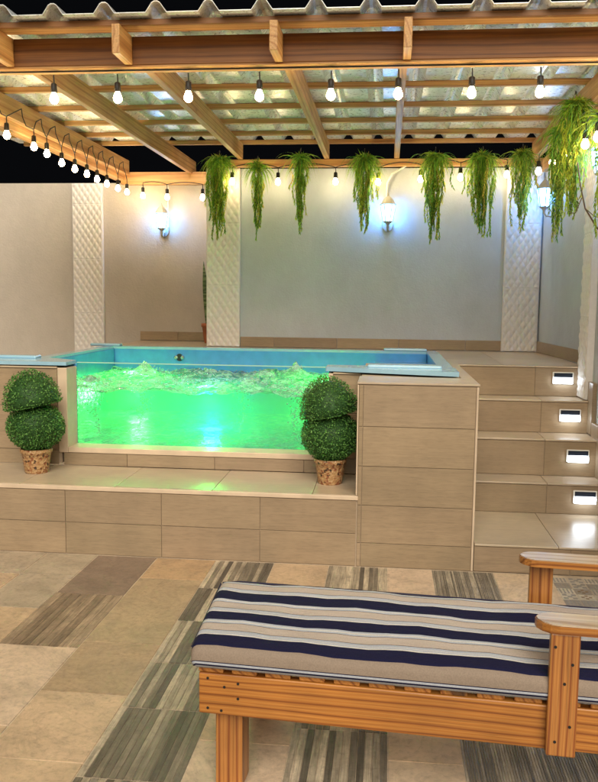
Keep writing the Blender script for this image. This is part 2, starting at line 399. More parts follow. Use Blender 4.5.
c = MB(); tiles(c, 'X', 1.499, -1, [6.05, 6.19], [.645, 1.02], .03); loc_build(c, 'skirting', tile_m, rw, L, bevel=.002)
c = MB(); tiles(c, 'X', 1.499, -1, [5.3, 5.63, 6.045], [.30, .74], .03); loc_build(c, 'skirting', tile_m, rw, L, bevel=.002)
# embossed pilasters
def pilaster(label, x0, x1, y, z0, z1, face='Y'):
    o = thing('textured_pilaster', label, 'pilaster', ((x0+x1)/2, y, z0), group='embossed white pilasters on the walls')
    w = x1-x0; nx = int(w/.0065); nz = int((z1-z0)/.0065); mb = MB()
    P = []
    for j in range(nz+1):
        for i in range(nx+1):
            a = w*i/nx; b = (z1-z0)*j/nz
            u = a/.066+b/.100; v = a/.066-b/.100
            h = (abs(math.sin(PI*u)*math.sin(PI*v)))**.6
            fu = u-math.floor(u)
            h = .014*h*(0.45+.55*fu)
            if min((b % .60), .60-(b % .60)) < .003: h = 0
            if i in (0, nx) or j in (0, nz): h = 0
            P.append((a-w/2, -.042-h, b) if face == 'Y' else (-.042-h, -(a-w/2), b))
    fs = [(j*(nx+1)+i, j*(nx+1)+i+1, (j+1)*(nx+1)+i+1, (j+1)*(nx+1)+i) for j in range(nz) for i in range(nx)]
    mb.add(P, fs, smooth=True); mb.build('embossed_panel', pil_m, o)
    mb = MB()
    if face == 'Y': mb.box(-w/2-.003, w/2+.003, -.041, -.0005, 0, z1-z0+.003)
    else: mb.box(-.041, .07, -w/2-.003, w/2+.003, 0, z1-z0+.003)
    mb.build('backing', pil_m, o, bevel=.003)
pilaster('white embossed pilaster standing alone on the far left beige wall', -3.475, -3.136, 9.039, .2, 2.82)
pilaster('white embossed pilaster at the left corner of the grey wall, behind the leftmost fern', -1.77, -1.445, 8.139, ZP+.008, 2.835)
pilaster('white embossed pilaster at the right corner of the grey back wall', 1.098, 1.425, 8.139, ZP+.008, 2.835)
pilaster('white embossed pilaster on the side wall above the stairs, seen edge on', -.12, .12, 0, .883, 2.82, 'X')
o = [q for q in bpy.data.objects if q.name.startswith('textured_pilaster')][-1]; o.location = (1.492, 6.322, .883)

# ---------------------------------------------------------------- spa
spa = thing('swim_spa', 'blue acrylic swim spa with a glass front window lit green from inside', 'hot tub', (-1.05, 6.4, .5)); PO2 = (-1.05, 6.4, .5)
acr = plain('blue_acrylic', (.08, .32, .70), .22, nscale=12, namt=.08, **{'Coat Weight': .5})
rim_m = plain('blue_acrylic_rim', (.30, .52, .68), .25, nscale=12, namt=.06, **{'Coat Weight': .5})
XI0, XI1, YI0, YI1, ZB = -2.47, .36, 5.655, 7.36, .535
c = MB()
c.box(XI0-.06, XI0, YI0-.01, YI1+.06, ZB-.03, 1.125); c.box(XI1, XI1+.06, YI0-.01, YI1+.06, ZB-.03, 1.125)
c.box(XI0, XI1, YI1, YI1+.06, ZB-.03, 1.125); c.box(XI0, XI1, YI0, YI1, ZB-.03, ZB)
c.box(XI0, -2.168, YI0-.02, YI0, ZB, 1.125); c.box(-.385, XI1, YI0-.02, YI0, ZB, 1.125)
c.box(-2.165, -.385, YI0-.03, YI0, ZB-.03, ZB+.018)
loc_build(c, 'tub_shell', acr, spa, PO2, bevel=.008)
# moulded seat at the right end, inside the tub
c = MB(); c.prism([(6.9, .93), (7.355, .93), (7.355, 1.05), (7.15, 1.05), (7.05, .98)], (XI1-.45, XI1-.002), Matrix(((0, 0, 1, 0), (1, 0, 0, 0), (0, 1, 0, 0), (0, 0, 0, 1))))
c.box(.13, XI1-.002, 5.66, 6.9, .80, 1.0)
loc_build(c, 'moulded_seat', acr, spa, PO2, bevel=.03, seg=4)
# rim
c = MB()
def poly(mb, pts, z0, z1): mb.prism(pts, (z0, z1))
poly(c, [(XI0-.10, YI1), (.44, YI1), (.44, YI1+.13), (XI0-.10, YI1+.13)], 1.121, 1.142)
poly(c, [(XI0-.10, YI0+.21), (XI0-.005, YI0+.21), (XI0-.005, YI1), (XI0-.10, YI1)], 1.121, 1.142)
poly(c, [(XI1-.005, 5.61), (.455, 5.60), (.455, YI1), (XI1-.005, YI1)], 1.121, 1.142)
poly(c, [(-6, YR+.012), (-2.175, YR+.012), (-2.175, YI0), (XI0, YI0+.20), (-6, YI0+.20)], 1.121, 1.145)
poly(c, [(-.395, 5.475), (.46, 5.245), (.46, 5.60), (XI1, YI0+.01), (-.395, YI0+.002)], 1.119, 1.147)
loc_build(c, 'rim', rim_m, spa, PO2, bevel=.008, seg=3)
for (x0, x1, y0, y1) in ((-.12, .37, 5.50, 5.62), (-.02, .36, 7.37, 7.47), (-2.70, -2.42, 7.36, 7.46), (-3.1, -2.5, 5.72, 5.83)):
    c = MB(); c.box(x0, x1, y0, y1, 1.141, 1.165); loc_build(c, 'headrest', rim_m, spa, PO2, bevel=.012, seg=3)
# glass
def glassy(name, tintc=(.85, .97, .95), ior=1.4, base=.06):
    m = bpy.data.materials.new(name); m.use_nodes = True; nt = m.node_tree; nt.nodes.clear()
    t = N(nt, 'ShaderNodeBsdfTransparent'); t.inputs[0].default_value = (*tintc, 1)
    gl = N(nt, 'ShaderNodeBsdfGlossy'); gl.inputs['Roughness'].default_value = .02
    fr = N(nt, 'ShaderNodeFresnel'); fr.inputs[0].default_value = ior
    mx = N(nt, 'ShaderNodeMixShader'); nt.links.new(fr.outputs[0], mx.inputs[0]); nt.links.new(t.outputs[0], mx.inputs[1]); nt.links.new(gl.outputs[0], mx.inputs[2])
    o = N(nt, 'ShaderNodeOutputMaterial'); nt.links.new(mx.outputs[0], o.inputs[0]); return m, nt, mx, fr, gl, o
glass_m = glassy('clear_acrylic_glass')[0]
c = MB(); c.box(-2.163, -.39, 5.6235, 5.634, ZB+.0235, 1.128); gw = loc_build(c, 'glass_window', glass_m, spa, PO2)
em = plain('glass_edge_green', (.35, .62, .52), .2)
c = MB(); c.box(-2.158, -.39, 5.621, 5.635, 1.1285, 1.1345); loc_build(c, 'glass_edge', em, gw, PO2)
# jets
c = MB()
for x, z in ((-1.86, 1.05),):
    c.tube([(x, 7.357, z), (x, 7.347, z)], [.034, .030], 20)
loc_build(c, 'jet_plate', black_m, spa, PO2)
for dx in (-.03, .03):
    c = MB(); c.tube([(-1.86+dx, 7.352, 1.05), (-1.86+dx, 7.335, 1.05), (-1.86+dx, 7.325, 1.05)], [.022, .020, .010], 14)
    loc_build(c, 'jet_nozzle', chrome_m, spa, PO2)
# LED fixtures: first is the real one, the other two are added green fill
LEDS = [(-1.36, 6.42, 1), (-2.2, 7.2, .8), (-.45, 7.2, .8)]
for i, (x, y, s) in enumerate(LEDS):
    c = MB(); c.lathe([(.10, 0), (.10, .010), (.082, .015)], (x, y, ZB+.001), 24); u = loc_build(c, 'underwater_light_or_fill', chrome_m, spa, PO2)
    c = MB(); c.lathe([(.078, .0), (.06, .006)], (x, y, ZB+.0165), 24); loc_build(c, 'lamp_lens', led_m if i == 0 else added_led_m, u, PO2)
    ld = bpy.data.lights.new('underwater_lamp_or_fill', 'SPOT'); ld.energy = 44*s; ld.color = (.03, 1, .05); ld.shadow_soft_size = .08; ld.spot_size = math.radians(170); ld.spot_blend = .6
    lo = bpy.data.objects.new('underwater_lamp_or_fill', ld); COL.objects.link(lo); lo.location = (x, 7.2 if i else 6.35, .74 if i else .80)
    if i == 0: ld.energy = 15
    lo.rotation_euler = Vector((0, .8, .6)).to_track_quat('Z', 'Y').to_euler()
    if i == 0:
        ld = bpy.data.lights.new('underwater_lamp_or_fill', 'POINT'); ld.energy = 1.9; ld.color = (.0, .45, 1); ld.shadow_soft_size = .05
        lo = bpy.data.objects.new('underwater_lamp_or_fill', ld); COL.objects.link(lo); lo.location = (x, y, .62)
# water
WX0, WX1, WY0, WY1, WZ = XI0+.001, XI1-.001, 5.6365, YI1-.001, .935
wm, nt, mx, fr, gl, out = glassy('pool_water', (.93, 1, .97), 1.33)
v = coords(nt, rnd=False)
nb = noise(nt, v, 22, 4, .6, .5); bp = N(nt, 'ShaderNodeBump'); bp.inputs['Strength'].default_value = .5; bp.inputs['Distance'].default_value = .02
nt.links.new(nb, bp.inputs['Height']); nt.links.new(bp.outputs[0], gl.inputs['Normal']); nt.links.new(bp.outputs[0], fr.inputs['Normal'])
gl.inputs['Roughness'].default_value = .06
df = N(nt, 'ShaderNodeBsdfTranslucent'); df.inputs[0].default_value = (.85, .95, .9, 1)
d2 = N(nt, 'ShaderNodeBsdfDiffuse'); d2.inputs[0].default_value = (.85, .92, .9, 1)
md = N(nt, 'ShaderNodeMixShader'); nt.links.new(df.outputs[0], md.inputs[1]); nt.links.new(d2.outputs[0], md.inputs[2])
fo = noise(nt, v, 13, 7, .72, 1.2)
fm = ramp(nt, fo, [(.44, g(0)), (.58, g(.85))])
ge = N(nt, 'ShaderNodeNewGeometry'); sp = N(nt, 'ShaderNodeSeparateXYZ'); nt.links.new(ge.outputs['Normal'], sp.inputs[0])
up = N(nt, 'ShaderNodeMath', operation='GREATER_THAN'); nt.links.new(sp.outputs['Z'], up.inputs[0]); up.inputs[1].default_value = .2
mm = N(nt, 'ShaderNodeMath', operation='MULTIPLY'); nt.links.new(fm, mm.inputs[0]); nt.links.new(up.outputs[0], mm.inputs[1])
m2 = N(nt, 'ShaderNodeMixShader'); nt.links.new(mm.outputs[0], m2.inputs[0]); nt.links.new(mx.outputs[0], m2.inputs[1]); nt.links.new(md.outputs[0], m2.inputs[2])
nt.links.new(m2.outputs[0], out.inputs['Surface'])
vol = N(nt, 'ShaderNodeVolumeScatter'); vol.inputs['Color'].default_value = (.22, .95, .42, 1); vol.inputs['Density'].default_value = 1.6; vol.inputs['Anisotropy'].default_value = .3
nt.links.new(vol.outputs[0], out.inputs['Volume'])
GEY = [(-2.25, 6.15, .05), (-2.0, 6.75, .10), (-1.0, 6.9, .06), (-1.0, 6.15, .06), (-.75, 6.95, .09), (-1.5, 7.0, .04)]
def wh(x, y):
    h = .010*math.sin(9*x+4*y)+.008*math.sin(17*x-13*y+1)+.007*math.sin(31*x+27*y)+.006*math.sin(47*y-23*x+2)
    for gx, gy, a in GEY: h += a*math.exp(-((x-gx)**2+(y-gy)**2)/.006)*(.8+.3*math.sin(60*x)*math.cos(70*y))+.25*a*math.exp(-((x-gx)**2+(y-gy)**2)/.05)
    return WZ+h+.004*math.sin(71*x+33*y)*math.sin(59*y-40*x)+.002*math.sin(130*x+7)*math.sin(117*y)
mb = MB(); nx, ny = 150, 90; P = []
for j in range(ny+1):
    for i in range(nx+1):
        x = WX0+(WX1-WX0)*i/nx; y = WY0+(WY1-WY0)*j/ny; P.append((x, y, wh(x, y)))
mb.add(P, [(j*(nx+1)+i, j*(nx+1)+i+1, (j+1)*(nx+1)+i+1, (j+1)*(nx+1)+i) for j in range(ny) for i in range(nx)], smooth=True)
n0 = len(mb.v)
top = [i for i in range(nx+1)]+[j*(nx+1)+nx for j in range(1, ny+1)]+[ny*(nx+1)+i for i in range(nx-1, -1, -1)]+[j*(nx+1) for j in range(ny-1, 0, -1)]
zb = ZB+.021
mb.v += [(mb.v[i][0], mb.v[i][1], zb) for i in top]
for k in range(len(top)):
    k2 = (k+1) % len(top); mb.f.append((n0+k, n0+k2, top[k2], top[k])); mb.t.append(g(1)); mb.m.append(0); mb.sm.append(False)
mb.f.append(tuple(n0+k for k in range(len(top)))[::-1]); mb.t.append(g(1)); mb.m.append(0); mb.sm.append(False)
tag(mb.build('pool_water', wm), kind='structure')
# foam and bubbles
def ico(mb, c, r, jitr=.0):
    t = (1+5**.5)/2; vs = [(-1, t, 0), (1, t, 0), (-1, -t, 0), (1, -t, 0), (0, -1, t), (0, 1, t), (0, -1, -t), (0, 1, -t), (t, 0, -1), (t, 0, 1), (-t, 0, -1), (-t, 0, 1)]
    fs = [(0, 11, 5), (0, 5, 1), (0, 1, 7), (0, 7, 10), (0, 10, 11), (1, 5, 9), (5, 11, 4), (11, 10, 2), (10, 7, 6), (7, 1, 8), (3, 9, 4), (3, 4, 2), (3, 2, 6), (3, 6, 8), (3, 8, 9), (4, 9, 5), (2, 4, 11), (6, 2, 10), (8, 6, 7), (9, 8, 1)]
    k = r/1.902; mb.add([(c[0]+x*k, c[1]+y*k, c[2]+z*k) for x, y, z in vs], fs, smooth=True)
foam_m = bpy.data.materials.new('white_foam'); foam_m.use_nodes = True; nt = foam_m.node_tree; nt.nodes.clear()
a1 = N(nt, 'ShaderNodeBsdfTranslucent'); a1.inputs[0].default_value = (.93, .97, .95, 1); a2 = N(nt, 'ShaderNodeBsdfDiffuse'); a2.inputs[0].default_value = (.9, .93, .92, 1); a3 = N(nt, 'ShaderNodeBsdfTransparent')
x1 = N(nt, 'ShaderNodeMixShader'); nt.links.new(a1.outputs[0], x1.inputs[1]); nt.links.new(a2.outputs[0], x1.inputs[2])
x2 = N(nt, 'ShaderNodeMixShader'); x2.inputs[0].default_value = .72; x1.inputs[0].default_value = .3; nt.links.new(x1.outputs[0], x2.inputs[1]); nt.links.new(a3.outputs[0], x2.inputs[2])
nt.links.new(x2.outputs[0], N(nt, 'ShaderNodeOutputMaterial').inputs[0])
mb = MB()
for gx, gy, a in GEY:
    for k in range(int(700*a/.05*.5)):
        t = random.random(); rr = random.gauss(0, .030+.07*(1-t)); ph = random.uniform(0, 2*PI)
        ico(mb, (gx+rr*math.cos(ph), gy+rr*math.sin(ph), WZ+a*1.0*t*random.uniform(.3, 1)+.006), random.uniform(.003, .009))
for k in range(5200):
    x = random.uniform(WX0+.05, WX1-.2); y = random.uniform(WY0+.02, WY1-.05)
    if noise is not None and math.sin(7*x+3*y)+math.sin(5*y-4*x+2)+random.gauss(0, .6) > .3: ico(mb, (x, y, WZ+.012+random.uniform(-.005, .008)), random.uniform(.002, .006))
tag(mb.build('foam', foam_m), kind='stuff')
mb = MB()
for gx, gy, n in ((-2.08, 5.80, 150), (-1.80, 5.95, 130), (-1.05, 6.0, 80), (-.62, 5.78, 110)):
    for k in range(n):
        t = random.random(); z = .60+.32*t; rr = abs(random.gauss(0, .012+.045*t)); ph = random.uniform(0, 2*PI)
        ico(mb, (gx+rr*math.cos(ph)+.015*math.sin(14*z+gx*9), gy+rr*math.sin(ph)*.6, z), random.uniform(.0025, .009))
tag(mb.build('rising_bubbles', foam_m), kind='stuff')

# ---------------------------------------------------------------- pergola
perg = thing('pergola', 'pine pergola with a corrugated translucent roof spanning the spa', 'pergola', (-.6, 6.4, 2.9)); GO = (-.6, 6.4, 2.9)
def part(fn, name, m, par=perg, off=GO, **k):
    c = MB(); fn(c); return loc_build(c, name, m, par, off, **k)
part(lambda c: c.box(-3.6, 2.1, 4.765, 4.835, 2.905, 3.060), 'front_beam', dark_x, bevel=.004)
part(lambda c: c.box(-3.6, 2.1, 4.837, 4.90, 2.895, 3.03), 'front_beam', wood_x, bevel=.004)
part(lambda c: c.box(-3.6, 2.1, 4.765, 4.835, 2.8935, 2.904), 'lit_beam_underside', wood_x, bevel=.002)  # thin pale board, paints the light on the beam's underside
RZ0, RZ1 = 2.915, 3.058
RX = [-2.13, -1.43, -.60, .06]
for x in RX:
    y1 = 9.1 if x < -1.9 else 8.06
    part(lambda c: c.box(x-.024, x+.024, 4.903, y1, RZ0, RZ1), 'rafter', wood_y, bevel=.003)
for x in (-2.19, -1.49, -.63, .078):
    part(lambda c: c.box(x-.022, x+.022, 4.53, 4.763, RZ0-.01, RZ1), 'rafter_end', wood_y, bevel=.003)
part(lambda c: c.box(-3.6, 2.1, 4.575, 4.597, 3.060, 3.092), 'fascia', dark_x, bevel=.003)
part(lambda c: c.box(-3.6, 2.1, 4.599, 4.70, 3.062, 3.096), 'purlin', wood_x, bevel=.003)
for y in (5.40, 6.0, 6.6, 7.15, 7.66, 8.09):
    part(lambda c: c.box(-3.6, 1.55, y-.022, y+.022, 3.060, 3.098), 'purlin', wood_x, bevel=.003)
part(lambda c: c.box(-1.72, 1.74, 8.05, 8.13, 2.845, 2.912), 'back_beam', wood_x, bevel=.004)
part(lambda c: c.box(-2.9, -1.75, 8.93, 9.03, 2.80, 2.93), 'back_beam', wood_x, bevel=.004)
part(lambda c: c.box(-2.96, -2.86, 4.0, 8.925, 2.84, 3.0), 'side_beam', wood_y, bevel=.004)
part(lambda c: c.box(-2.858, -2.80, 4.903, 8.925, 2.90, 3.05), 'side_beam', wood_y, bevel=.004)
part(lambda c: c.box(1.30, 1.36, 4.903, 8.045, 2.90, 3.05), 'side_beam', wood_y, bevel=.004)
part(lambda c: c.box(1.40, 1.49, 3.5, 8.045, 2.78, 2.90), 'side_beam', wood_y, bevel=.004)
for i, y in enumerate((5.2, 6.0, 6.9)):
    part(lambda c: c.box(1.361, 1.495, y-.04, y+.04, 2.901, 2.98), 'blocking', wood_x, bevel=.003)
# corrugated sheets
m, nt, b = mat('corrugated_roofing')
v = coords(nt, (1, 1, 1), rnd=False); f1 = noise(nt, v, 55, 5, .75); f2 = noise(nt, v, 1.6, 3); f3 = noise(nt, v, 30, 3)
cc = mul(nt, ramp(nt, f2, [(.40, (.86, .83, .76)), (.60, (.78, .85, .90))]), ramp(nt, f1, [(.35, g(.85)), (.65, g(1.2))]))
nt.links.new(cc, b.inputs['Base Color']); b.inputs['Metallic'].default_value = .25
nt.links.new(ramp(nt, f3, [(.3, g(.22)), (.7, g(.42))]), b.inputs['Roughness']); bump(nt, f1, b, .12, .001)
roof_m = m
def sheet(x0, x1):
    c = MB(); prof = []; per = .285; x = x0; zb = 3.100
    n = int(round((x1-x0)/per))
    for k in range(n):
        a = x0+k*per
        prof += [(a, zb), (a+.085, zb), (a+.118, zb+.048), (a+.132, zb+.056), (a+.150, zb+.056), (a+.164, zb+.048), (a+.198, zb)]
    prof.append((x0+n*per, zb))
    ys = [4.50, 5.3, 6.2, 7.2, 8.16]; P = []
    for t in (0, .004):
        for y in ys:
            P += [(a, y, z+t) for a, z in prof]
    npf = len(prof); ny = len(ys); L0 = npf*ny
    fs = []
    for j in range(ny-1):
        for i in range(npf-1):
            a = j*npf+i; fs.append((a, a+npf, a+npf+1, a+1)); fs.append((a+L0, a+1+L0, a+npf+1+L0, a+npf+L0))
    for i in range(npf-1):
        fs.append((i, i+1, i+1+L0, i+L0)); a = (ny-1)*npf+i; fs.append((a+1, a, a+L0, a+1+L0))
    c.add(P, fs); return c
for a, n in ((-3.68, 6), (-1.97, 6), (-.26, 8)):
    c = sheet(a+.0, a+n*.285); 
    loc_build(c, 'roof_sheet', roof_m, perg, GO)

# ---------------------------------------------------------------- string lights
cable_m = black_m
def string(label, pts, cable, hang=.09, grp='strings of warm bulbs hung from the pergola'):
    o = thing('string_lights', label, 'string lights', pts[0], group=grp); L = pts[0]
    c = MB(); c.tube(cable, .0045, 6); loc_build(c, 'cable', cable_m, o, L)
    for p in pts:
        z = p[2]; s = MB()
        s.tube([(p[0], p[1], z+.13), (p[0]+.002, p[1], z+.085)], .004, 6)
        s.lathe([(.010, .085), (.017, .080), (.019, .035), (.016, .030)], p, 12)
        so = loc_build(s, 'socket', black_m, o, L)
        s = MB(); s.lathe([(.012, .032), (.014, .024), (.021, .010), (.025, -.004), (.0235, -.016), (.015, -.027), (.004, -.032)], p, 14)
        loc_build(s, 'bulb', bulb_m, o, L)
    return o
def droop(pts, top, sag, n=8):
    r = []
    for i in range(len(pts)-1):
        a, b = pts[i], pts[i+1]
        for k in range(n):
            t = k/n; r.append((a[0]+(b[0]-a[0])*t, a[1]+(b[1]-a[1])*t, (a[2]+(b[2]-a[2])*t)+top-sag*4*t*(1-t)))
    r.append((pts[-1][0], pts[-1][1], pts[-1][2]+top)); return r
fp = [(x, 4.80, 2.735) for x in (-2.7, -2.32, -1.95, -1.57, -1.155, -.745, -.34, .035, .437, .805, 1.2)]
string('front row of warm bulbs under the front beam', fp, [(p[0]+d, 4.815, 2.888) for p in fp for d in (0,)])
for p in fp: pass
bp_ = [(-2.60, 8.75, 2.66), (-2.33, 8.72, 2.64), (-1.90, 8.5, 2.61)]
string('short row of three warm bulbs on the beige recessed wall', bp_, droop(bp_, .13, -.02))
bp2 = [(-1.485, 7.92, 2.690), (-1.047, 7.92, 2.685), (-.505, 7.92, 2.685), (-.108, 7.92, 2.68), (.284, 7.92, 2.705), (.645, 7.92, 2.72), (1.064, 7.92, 2.745)]
string('back row of warm bulbs along the top of the grey wall, among the ferns', bp2, droop(bp2, .13, -.035))
lx = -2.78
lp = [(lx, y, z) for y, z in ((4.3, 2.77), (5.0, 2.77), (5.6, 2.765), (5.95, 2.755), (6.42, 2.755), (6.67, 2.745), (6.98, 2.72), (7.28, 2.715), (7.58, 2.715), (7.85, 2.705), (8.13, 2.70), (8.47, 2.70), (8.77, 2.70))]
lc = []
for i, p in enumerate(lp):
    lc.append((p[0], p[1], p[2]+.13))
    if i < len(lp)-1:
        q = lp[i+1]; ym = (p[1]+q[1])/2
        lc += [(lx-.01, ym-.05, 2.96), (lx+.01, ym, 2.99), (lx-.005, ym+.05, 2.94), (lx+.012, ym+.07, 2.88)]
string('left row of crowded warm bulbs on looped black cable along the side beam', lp, lc)
rp = [(1.24, y, z) for y, z in ((4.5, 2.60), (5.30, 2.585), (5.62, 2.60), (6.08, 2.625), (6.7, 2.66), (7.3, 2.68))]
string('right row of warm bulbs half hidden in ferns along the right side beam', rp, droop(rp, .13, -.03))

# ---------------------------------------------------------------- lanterns
def lantern(label, loc, rz, conduit):
    o = thing('wall_lantern', label, 'wall lamp', loc, rz, group='cool white lanterns on the walls')
    # local: wall behind at +y distance .12 ; lantern centre at origin
    c = MB(); c.lathe([(.062, 0), (.064, .004), (.082, .012), (.070, .022), (.045, .060), (.020, .085), (.010, .092), (.012, .10), (.004, .125)], (0, 0, .075), 6, smooth=False); c.build('cap', grey_metal, o)
    c = MB(); c.lathe([(.040, -.065), (.066, .074)], (0, 0, 0), 6, smooth=False); c.build('glass', lantern_m, o)
    c = MB()
    for k in range(6):
        a = 2*PI*k/6; c.tube([(.043*math.cos(a), .043*math.sin(a), -.067), (.070*math.cos(a), .070*math.sin(a), .076)], .0065, 6)
    c.build('frame', grey_metal, o)
    c = MB(); c.lathe([(.012, -.13), (.016, -.118), (.012, -.105), (.020, -.09), (.045, -.075), (.045, -.066)], (0, 0, 0), 12); c.build('cup', grey_metal, o)
    c = MB(); pts = [(0, 0, -.12), (0, .02, -.148), (0, .06, -.155), (0, .095, -.13), (0, .112, -.09)]
    c.tube(pts, .009, 8); c.build('bracket_arm', grey_metal, o)
    c = MB(); c.prism([(.05*math.cos(t), .065*math.sin(t)) for t in [2*PI*k/20 for k in range(20)]], (.104, .124), Matrix(((1, 0, 0, 0), (0, 0, 1, 0), (0, 1, 0, -.09), (0, 0, 0, 1)))); c.build('wall_plate', grey_metal, o, bevel=.004)
    if conduit:
        c = MB(); c.tube(conduit, .0085, 8); c.build('conduit', white_plastic, o)
    return o
lantern('white lit lantern at the middle of the grey back wall', (-.01, 8.01, 2.395), 0, [(-.01, .10, .05), (-.02, .09, .2), (-.012, .07, .30), (.03, .06, .38), (.10, .07, .42), (.16, .08, .455)])
lantern('white lit lantern on the beige recessed wall at the left', (-2.445, 8.91, 2.40), 0, [(.05, .10, -.05), (.05, .10, .10), (.05, .09, .30), (.05, .08, .42)])
lantern('white lit lantern in the right corner behind the hanging ferns', (1.375, 7.72, 2.50), -PI/2, None)
lantern('white lit lantern on the side wall, cut by the right edge of the photo', (1.375, 5.72, 2.50), -PI/2, None)

# ---------------------------------------------------------------- step lights
def step_light(label, loc, first=[None]):
    if first[0]: return dup(first[0], loc, label)
    o = thing('step_light', label, 'step light', loc, group='solar lights on the stair risers'); first[0] = o
    c = MB(); c.box(-.078, .078, -.014, 0, -.045, .045); c.build('frame', white_plastic, o, bevel=.006)
    c = MB(); c.box(-.068, .068, -.0175, -.0145, .006, .038); c.build('solar_panel', solar_m, o)
    c = MB(); c.box(-.070, .070, -.030, -.0145, -.042, -.004); c.build('diffuser', step_m, o, bevel=.004)
    return o
for lab, x, y, z in (('white solar step light on the topmost stair riser', 1.335, 6.422, 1.02), ('white solar step light on the second riser from the top', 1.345, 6.172, .770),
                     ('white solar step light on the third riser from the top', 1.347, 5.877, .525), ('white solar step light on the lowest lit riser, above the landing', 1.35, 5.632, .292)):
    step_light(lab, (x, y, z))

# ---------------------------------------------------------------- foliage
def leafmat(name, stops, rough=.5, trans=.25):
    m, nt, b = mat(name); c = tint(nt)
    f = noise(nt, coords(nt), 25, 2)
    nt.links.new(mul(nt, c, ramp(nt, f, [(.3, g(.8)), (.7, g(1.2))])), b.inputs['Base Color']); b.inputs['Roughness'].default_value = rough; b.inputs['Specular IOR Level'].default_value = .25
    tr = N(nt, 'ShaderNodeBsdfTranslucent'); nt.links.new(c, tr.inputs[0]); mx = N(nt, 'ShaderNodeMixShader'); mx.inputs[0].default_value = trans
    out = nt.nodes['Material Output']; nt.links.new(b.outputs[0], mx.inputs[1]); nt.links.new(tr.outputs[0], mx.inputs[2]); nt.links.new(mx.outputs[0], out.inputs[0])
    return m
fern_m = leafmat('fern_leaf', None, .45, .45); box_m = leafmat('boxwood_leaf', None, .55, .15)
stem_m = plain('dark_stem', (.06, .05, .025), .7)
def blade(mb, p, d, L, w, droopv, tintc, seg=2):
    d = d.normalized(); side = d.cross(Vector((random.uniform(-1, 1), random.uniform(-1, 1), random.uniform(-1, 1)))).normalized()
    P = []; q = p.copy()
    for k in range(seg+1):
        ww = w*(1-(k/seg))**.7*.5 + .0003
        P += [q-side*ww, q+side*ww]; d = (d+Vector((0, 0, -droopv))).normalized(); q = q+d*(L/seg)
    mb.add(P, [(2*k, 2*k+1, 2*k+3, 2*k+2) for k in range(seg)], tintc)
def fern(label, loc, h, w, seed, wide=1.0, ns=34, name='hanging_fern'):
    rnd = random.Random(seed); random.seed(seed)
    o = thing(name, label, 'hanging plant', loc, group='artificial ferns hanging under the pergola')
    mb = MB(); st = MB()
    G = [(.24, .50, .06), (.32, .58, .07), (.44, .62, .08), (.13, .34, .05), (.54, .64, .12)]
    # strands
    for s in range(ns):
        a = random.uniform(0, 2*PI); r = w*.5*random.uniform(.25, 1)*(1 if s % 3 else .5)
        L = h*(random.uniform(.35, .8) if s > ns*.3 else random.uniform(.75, 1))
        tipr = r*random.uniform(.15, .8) if L > .6*h else r*random.uniform(.8, 1.5)
        g0 = random.choice(G); P = []; n = max(8, int(L/.022))
        for k in range(n+1):
            t = k/n
            rr = r*math.sin(min(1, t*4)*PI/2)*(1-t)+tipr*t
            P.append(Vector((rr*math.cos(a)+.012*math.sin(9*t+s), rr*math.sin(a)*.65+.01*math.cos(8*t+s), -L*(t**1.05)+.05*math.sin(min(1, t*6)*PI))))
        st.tube(P, .0014, 3, cap=False)
        yel = random.uniform(.9, 1.5)
        for k in range(1, n+1):
            t = k/n; d0 = (P[k]-P[k-1]).normalized()
            for q in range(3 if t < .5 else 4):
                ph = random.uniform(0, 2*PI); out = Vector((math.cos(ph), math.sin(ph), random.uniform(-.5, .2)))
                d = (d0*random.uniform(.5, 1.3)+out*.6)
                c0 = random.choice(G) if random.random() < .3 else g0; kk = random.uniform(.65, 1.3)
                Lf = random.uniform(.04, .068) if t < .55 else random.uniform(.022, .04)
                blade(mb, P[k], d, Lf, .0085 if t < .55 else .011, .25, (c0[0]*kk*yel, c0[1]*kk, c0[2]*kk), 2)
    # arching grass-like crown
    for s in range(int(200*wide)):
        a = random.uniform(0, 2*PI); c0 = random.choice(G[:4]); kk = random.uniform(.6, 1.2)
        d = Vector((math.cos(a), math.sin(a)*.7, random.uniform(-.2, .9)))
        p = Vector((random.gauss(0, w*.12), random.gauss(0, w*.1), random.uniform(-.03, .03)))
        blade(mb, p, d, random.uniform(.10, .30), .009, random.uniform(.35, .6), (c0[0]*kk, c0[1]*kk, c0[2]*kk), 5)
    mb.build('foliage', fern_m, o); st.build('stem', stem_m, o)
    c = MB(); c.tube([(0, 0, -.02), (0, 0, .05), (.0, .015, .09), (0, .035, .10), (0, .05, .08)], .0035, 6); c.build('hook', black_m, o)
    return o
FR = [(-1.60, 7.86, 2.87, .72, .24, 'leftmost hanging fern, over the corner pilaster with a bulb at its side'),
      (-1.23, 7.82, 2.81, .68, .16, 'thin ragged hanging fern, second from the left'),
      (-.825, 7.82, 2.88, .70, .16, 'narrow dense hanging fern on a black hook, third from the left'),
      (-.235, 7.82, 2.87, .70, .22, 'bushy topped hanging fern just left of the middle lantern'),
      (.41, 7.82, 2.88, .74, .24, 'hanging fern with a twisted lower tail just right of the middle lantern'),
      (.835, 7.82, 2.88, .74, .24, 'fern with a forked tail before the right corner pilaster'),
      (1.17, 7.70, 2.88, .70, .26, 'fern hanging over the right corner pilaster at the end of the back beam'),
      (1.235, 6.40, 2.83, .74, .17, 'fern hanging from the right side beam just right of the corner lantern'),
      (1.21, 5.80, 2.88, .74, .23, 'largest and highest fern, on the right side beam with a dark twig below'),
      (1.30, 5.35, 2.72, .74, .20, 'fern cut off by the right edge of the photo')]
